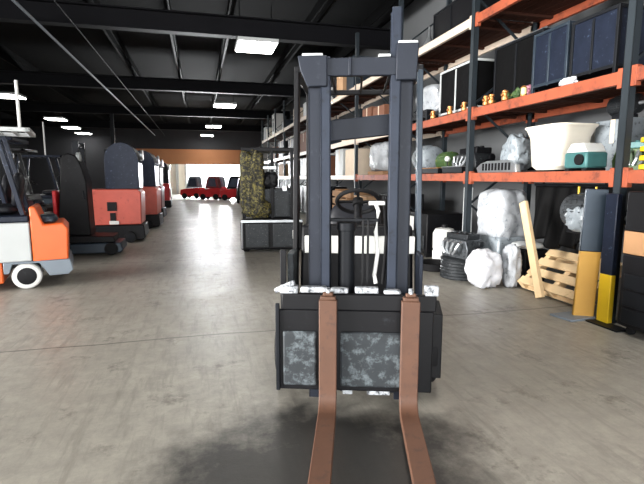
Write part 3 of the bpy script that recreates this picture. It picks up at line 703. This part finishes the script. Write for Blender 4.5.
o = MB().bb((-.012, -.32, 0), (.012, .32, .66)).bb((-.02, -.32, .3), (.02, .32, .34)).build('hardboard_sheet', 'grey', None, .004)
tag(o, 'light grey panel standing at the rack back left of the white panel', 'panel', None, (5.0, 6.02, Z1+.001))
bundle('tarp_mound', 'black tarpaulin mound humped over goods before the light grey panel', 'tarpaulin', (4.74, 6.0, Z1), (.42, .60, .50), 'tarp', 31, .12, 0, 2.2)
# middle shelf (Z2)
crate('big navy crate with pale corner frame on the middle shelf', (4.42, 4.90, Z2+.02), (.72, .58, .70), 'navy', 'slate')
crate('big navy crate nearest the end post on the middle shelf', (4.42, 4.26, Z2+.02), (.72, .62, .66), 'navy', 'dark')
crate('black covered crate with silver top edge beyond the big navy crates', (4.64, 5.80, Z2+.0), (.72, 1.02, .86), 'tarp', 'dark')
o = thing('metal_pole', 'thin bare metal pole lying on top of the black covered crate', 'pole', (4.33, 5.80, Z2+.875))
MB().cyl((0, -.50, 0), (0, .50, .0), .013, seg=12).build('pole', 'chrome', o, 0)
for i, (y, m, lbl, h) in enumerate(((5.34, 'pink', 'pink plastic bundle left of the navy crates', .15), (5.53, 'green', 'green wired part bundle left of the pink bundle', .15), (5.72, 'green', 'mossy green part bundle second left of the pink bundle', .12), (6.15, 'moss', 'small dusty yellow part bundle near the middle post', .11))):
    bundle('part_bundle', lbl, 'bundle', (4.14, y, Z2+.001), (.14, .14, h), m, 40+i, .35, 0, 2.0)
o = thing('lantern', 'small pale yellow lantern on the middle shelf edge beside navy crate', 'lantern', (4.00, 5.24, Z2))
MB().cyl((0, 0, 0), (0, 0, .02), .04).cyl((0, 0, .10), (0, 0, .125), .042, .02).build('cap', 'brass', o, .002); MB().cyl((0, 0, .02), (0, 0, .10), .034).build('globe', 'amber', o, .003)
bundle('paper_wad', 'crumpled white paper wad before the navy crate by the end post', 'paper', (4.02, 4.52, Z2+.001), (.08, .22, .08), 'sack', 55, .3)
for i, (y, l_) in enumerate(((5.62, 'brass fitting before the green bundles on middle shelf'), (5.92, 'brass fitting between green and mossy bundles on shelf edge'), (6.05, 'brass fitting beside the small dusty yellow bundle'), (6.62, 'brass fitting just beyond the middle post'), (7.05, 'brass fitting before the black glazed cabinet'), (7.62, 'farthest brass fitting before the wrapped grey load'))):
    fitting(l_, (4.0, y, Z2), 1.0)
# top shelf (Z3)
crate('black crate on the top shelf above the navy crates', (4.55, 5.2, Z3), (.75, 1.4, .55), 'black', 'dark')
crate('black crate on the top shelf left of the middle post', (4.62, 7.6, Z3), (.70, 1.3, .62), 'black', 'dark')
o = thing('funnel', 'grey upright funnel on the top shelf near the mast', 'funnel', (4.10, 8.05, Z3))
MB().lathe([(.11, 0), (.11, .02), (.03, .16), (.02, .34), (.012, .34)], (0, 0, 0), 'z', 20).build('cone', 'chrome', o, .002)

# ------------------------------------------------------------------ bay Y 6.46 .. 9.1
t = thing('engine_cabinet', 'black machine cabinet on the floor just right of the forklift', 'cabinet', (4.35, 8.15, 0))
MB().bb((-.38, -.48, .06), (.38, .48, .80)).build('body', 'black', t, .02); MB().bb((-.40, -.40, .15), (-.38, .40, .40)).build('vent_panel', 'engdark', t, .006); MB().bb((-.395, .05, .45), (-.38, .40, .72)).build('white_door', 'white', t, .006)
for sy in (-.4, .4): MB().bb((-.36, sy-.05, 0), (.36, sy+.05, .06)).build('foot', 'rubber', t, .003)
t = thing('fluid_drum', 'white plastic fluid drum beside the black machine cabinet', 'drum', (3.98, 7.05, 0))
MB().lathe([(.17, 0), (.19, .02), (.19, .22), (.18, .235), (.18, .26), (.19, .275), (.19, .52), (.15, .60), (.07, .62)], (0, 0, 0), 'z', 32).build('drum_body', 'white', t, .002); MB().cyl((0, 0, .62), (0, 0, .67), .05).build('cap', 'black', t, .003)
t = thing('oil_pan', 'low black oil pan lying on the floor beneath the middle post', 'pan', (3.58, 6.62, 0), .1)
m_ = MB().lathe([(.20, 0), (.24, .02), (.27, .12), (.285, .125), (.265, .125), (.23, .03), (.05, .03)], (0, 0, 0), 'z', 36); m_.build('pan_body', 'rubber', t, .002)
MB().tube([(-.30, -.08, .10), (-.34, 0, .11), (-.30, .08, .10)], .012).build('handle', 'rubber', t, 0)
o = MB().bb((-.05, -.06, 0), (.05, .06, 1.30)).build('white_column_guard', 'grey', None, .006); tag(o, 'pale steel column guard standing just behind the middle post', 'guard', None, (4.16, 6.66, 0))
# low shelf
t = thing('pressure_tank', 'round pale wrapped tank on the low shelf next to the mast', 'tank', (4.35, 8.45, Z1))
MB().lathe([(.10, -.30), (.22, -.26), (.26, -.12), (.26, .12), (.22, .26), (.10, .30)], (0, 0, .30), 'y', 32).build('tank_body', 'wrapg', t, .002)
MB().bb((-.2, -.2, 0), (.2, -.14, .12)).bb((-.2, .14, 0), (.2, .20, .12)).build('saddle', 'dark', t, .004); MB().cyl((-.24, 0, .30), (-.30, 0, .30), .07).build('port', 'chrome', t, .003)
motor('green-black motor with cooling fins right of the pale tank', (4.44, 7.82, Z1), .17, .40, 'green', 0)
engine('dark engine in the shadow near the middle post on low shelf', (4.50, 7.05, Z1), .95, 0, 'engdark', 'black')
t = thing('work_light', 'small white globe work light before the dark engine on low shelf', 'lamp', (4.10, 7.25, Z1+.001))
MB().cyl((0, 0, 0), (0, 0, .015), .05).cyl((0, 0, .015), (0, 0, .20), .010, seg=10).build('stand', 'black', t, .002); MB().lathe([(.01, .20), (.035, .21), (.05, .245), (.035, .28), (.01, .29)], (0, 0, 0), 'z', 20).build('globe', 'white', t, 0)
tray('chrome rimmed tray of rollers on low shelf edge beside the middle post', (4.03, 6.88, Z1), (.12, .62, .10), 'dark', 'chrome')
tray('copper rimmed tray of rollers on low shelf edge next to mast', (4.03, 7.75, Z1), (.12, .85, .09), 'dark', 'brass')
# middle shelf
W = thing('stretch_wrapped_load', 'white stretch-wrapped load on the middle shelf next to the mast', 'load', (4.50, 8.35, Z2+.1))
MB().bb((-.32, -.46, -.1), (.32, .46, 0)).build('skid', 'black', W, .006); MB().lump((0, 0, 0), (.66, .92, .62), 62, .10, 4, p=5).build('wrap', 'wrap', W, 0)
crate('black glazed cabinet with pale frame on the middle shelf', (4.50, 7.15, Z2), (.70, 1.1, .80), 'tarp', 'grey', 0, 'glazed_cabinet', 'cabinet')
t = crate('flat dark crate before the white wrapped load on middle shelf', (4.06, 8.25, Z2), (.14, .80, .20), 'black', 'dark')

# ------------------------------------------------------------------ bays beyond, seen through and beside the mast
def bay(k): return 3.8+BAY*k            # k = 1 is the middle post
carton('tan carton on the top shelf seen through the mast head', (4.35, 13.5, Z3), (.6, .62, .95), 'carton')
carton('grey carton right of the tan one on the top shelf behind mast', (4.40, 12.7, Z3), (.6, .6, .9), 'slate')
carton('brown carton on the middle shelf behind the upper mast, nearer of two', (4.36, 10.4, Z2), (.6, .7, .62), 'brown')
carton('brown carton on the middle shelf behind the upper mast, farther of two', (4.40, 11.3, Z2), (.6, .65, .70), 'brown')
for k, (y, h) in enumerate(((12.3, .30), (13.0, .26))):
    carton('small cream carton on middle shelf behind the mast, '+('nearer' if k == 0 else 'farther')+' one', (4.2, y, Z2), (.35, .4, h), 'cream')
carton('cream carton on the low shelf seen between the mast rails', (4.38, 12.6, Z1), (.6, .8, .72), 'cream')
carton('tall pale carton at left between the mast rails on low shelf', (4.42, 13.75, Z1), (.6, .8, .78), 'grey')
W = thing('stretch_wrapped_load', 'pale wrapped load on low shelf seen right between the mast rails', 'load', (4.42, 10.6, Z1+.08))
MB().bb((-.35, -.5, -.08), (.35, .5, 0)).build('skid', 'wood2', W, .005); MB().lump((0, 0, 0), (.72, 1.0, .70), 71, .10, 4, p=5).build('wrap', 'wrap', W, 0)
t = thing('timber_stack', 'stack of tan timber on the floor seen between the mast rails', 'timber', (4.3, 13.0, 0))
m_ = MB()
for k in range(5):
    MB().bb((-.35, -.9, .02+k*.22), (.35, .9, .19+k*.22)).build('timber_layer', 'carton' if k % 2 else 'wood2', t, .01)
    MB().bb((-.35, -.6, .19+k*.22), (.35, -.5, .24+k*.22)).bb((-.35, .5, .19+k*.22), (.35, .6, .24+k*.22)).build('spacer', 'wood2', t, 0)
MB().bb((-.3, -.7, 0), (.3, .7, .02)).build('spacer', 'wood2', t, 0)
carton('tan carton on the floor in front of the timber stack', (4.3, 11.15, 0), (.8, 1.0, 1.0), 'carton')
crate('black crate on the floor right behind the forklift mast', (4.4, 9.8, 0), (.7, .9, 1.1), 'black', 'dark')
# farther bays: top shelf boxes seen left of the mast
tops = ((16.3, .55, .75, 'white', 'white cabinet on the top shelf just left of the mast'), (18.3, .6, .55, 'grey', 'light grey box on top shelf second left of the mast'),
        (20.3, .6, .62, 'cream', 'cream carton on top shelf third left of the mast'), (23.3, .7, .45, 'slate', 'slate box on top shelf between cream carton and tall white box'),
        (26.4, .9, 1.15, 'white', 'tall white box with dark opening on the top shelf'), (28.8, .8, .6, 'tub', 'low cream box beyond the tall white box on top shelf'),
        (30.05, .8, .8, 'grey', 'farthest pale box on the top shelf of the rack'))
for y, wy, h, m, l_ in tops:
    t = carton(l_, (4.32, y, Z3), (.5, wy, h), m, tape='grey')
    if 'opening' in l_: MB().bb((-.262, -.22, .2), (-.251, .22, .9)).build('opening', 'black', t, .004)
mids = ((15.8, Z2, .62, 'slate', 'slate carton on the middle shelf left of the mast'), (18.5, Z2, .75, 'brown', 'brown carton on middle shelf left of the slate carton'),
        (21.2, Z2, .7, 'black', 'black carton on middle shelf far down the rack'), (23.9, Z2, .8, 'dark', 'charcoal carton on middle shelf far down the rack'), (26.6, Z2, .7, 'brown', 'farthest brown carton on the middle shelf'),
        (15.8, Z1, .66, 'brown', 'brown carton on low shelf left of the mast'), (18.5, Z1, .7, 'black', 'black carton on low shelf left of the mast'), (21.2, Z1, .7, 'dark', 'charcoal carton on low shelf far down the rack'), (23.9, Z1, .6, 'carton', 'farthest tan carton on the low shelf'))
for y, z, h, m, l_ in mids: carton(l_, (4.35, y, z), (.6, 1.3, h), m)
for y, m, l_ in ((15.8, 'black', 'black crate on the rack floor left of the mast'), (18.5, 'engdark', 'grey machine crate on the rack floor down the aisle'), (21.2, 'black', 'farthest black crate on the rack floor')):
    crate(l_, (4.4, y, 0), (.8, 1.4, 1.15), m, 'dark')

# ------------------------------------------------------------------ light
wd = bpy.data.worlds.new('sky'); SC.world = wd; wd.use_nodes = True
bg = wd.node_tree.nodes['Background']; bg.inputs[0].default_value = (.93, .97, 1., 1); bg.inputs[1].default_value = 2.6
def area(name, loc, rot, sx, sy, e, col=(1, 1, 1), spread=PI):
    l = bpy.data.lights.new(name, 'AREA'); l.shape = 'RECTANGLE'; l.size = sx; l.size_y = sy; l.energy = e; l.color = col; l.spread = spread
    o = bpy.data.objects.new(name, l); COL.objects.link(o); o.location = loc; o.rotation_euler = rot; return o
area('added_side_fill', (XL+.05, 1.5, 2.4), (math.radians(84), 0, math.radians(-90)), 9.8, 4.6, 1600, (1, .98, .95), math.radians(110))  # added light in an invented side opening, brightens the rack goods
area('daylight_back_door', (-.5, YB+.05, 2.3), (math.radians(90), 0, 0), 9.8, 4.4, 350, (1, .98, .95))
area('daylight_far_door', (1.0, YF-.05, 1.35), (math.radians(-74), 0, 0), 4.2, 2.6, 900, (.95, .98, 1), math.radians(70))

# ------------------------------------------------------------------ camera
f = 465.
cam = bpy.data.cameras.new('camera'); co = bpy.data.objects.new('camera', cam); COL.objects.link(co)
cam.sensor_width = 36; cam.lens = 36*f/644; cam.clip_start = .05; cam.clip_end = 300
co.location = (0, 0, 1.45); co.rotation_euler = (PI/2-math.atan(64/465), 0, math.radians(-14.6))
SC.camera = co
vs_ = SC.view_settings
vs_.view_transform = 'Standard'; vs_.look = 'None'; vs_.gamma = 1; vs_.exposure = .95
SC.cycles.use_denoising = True
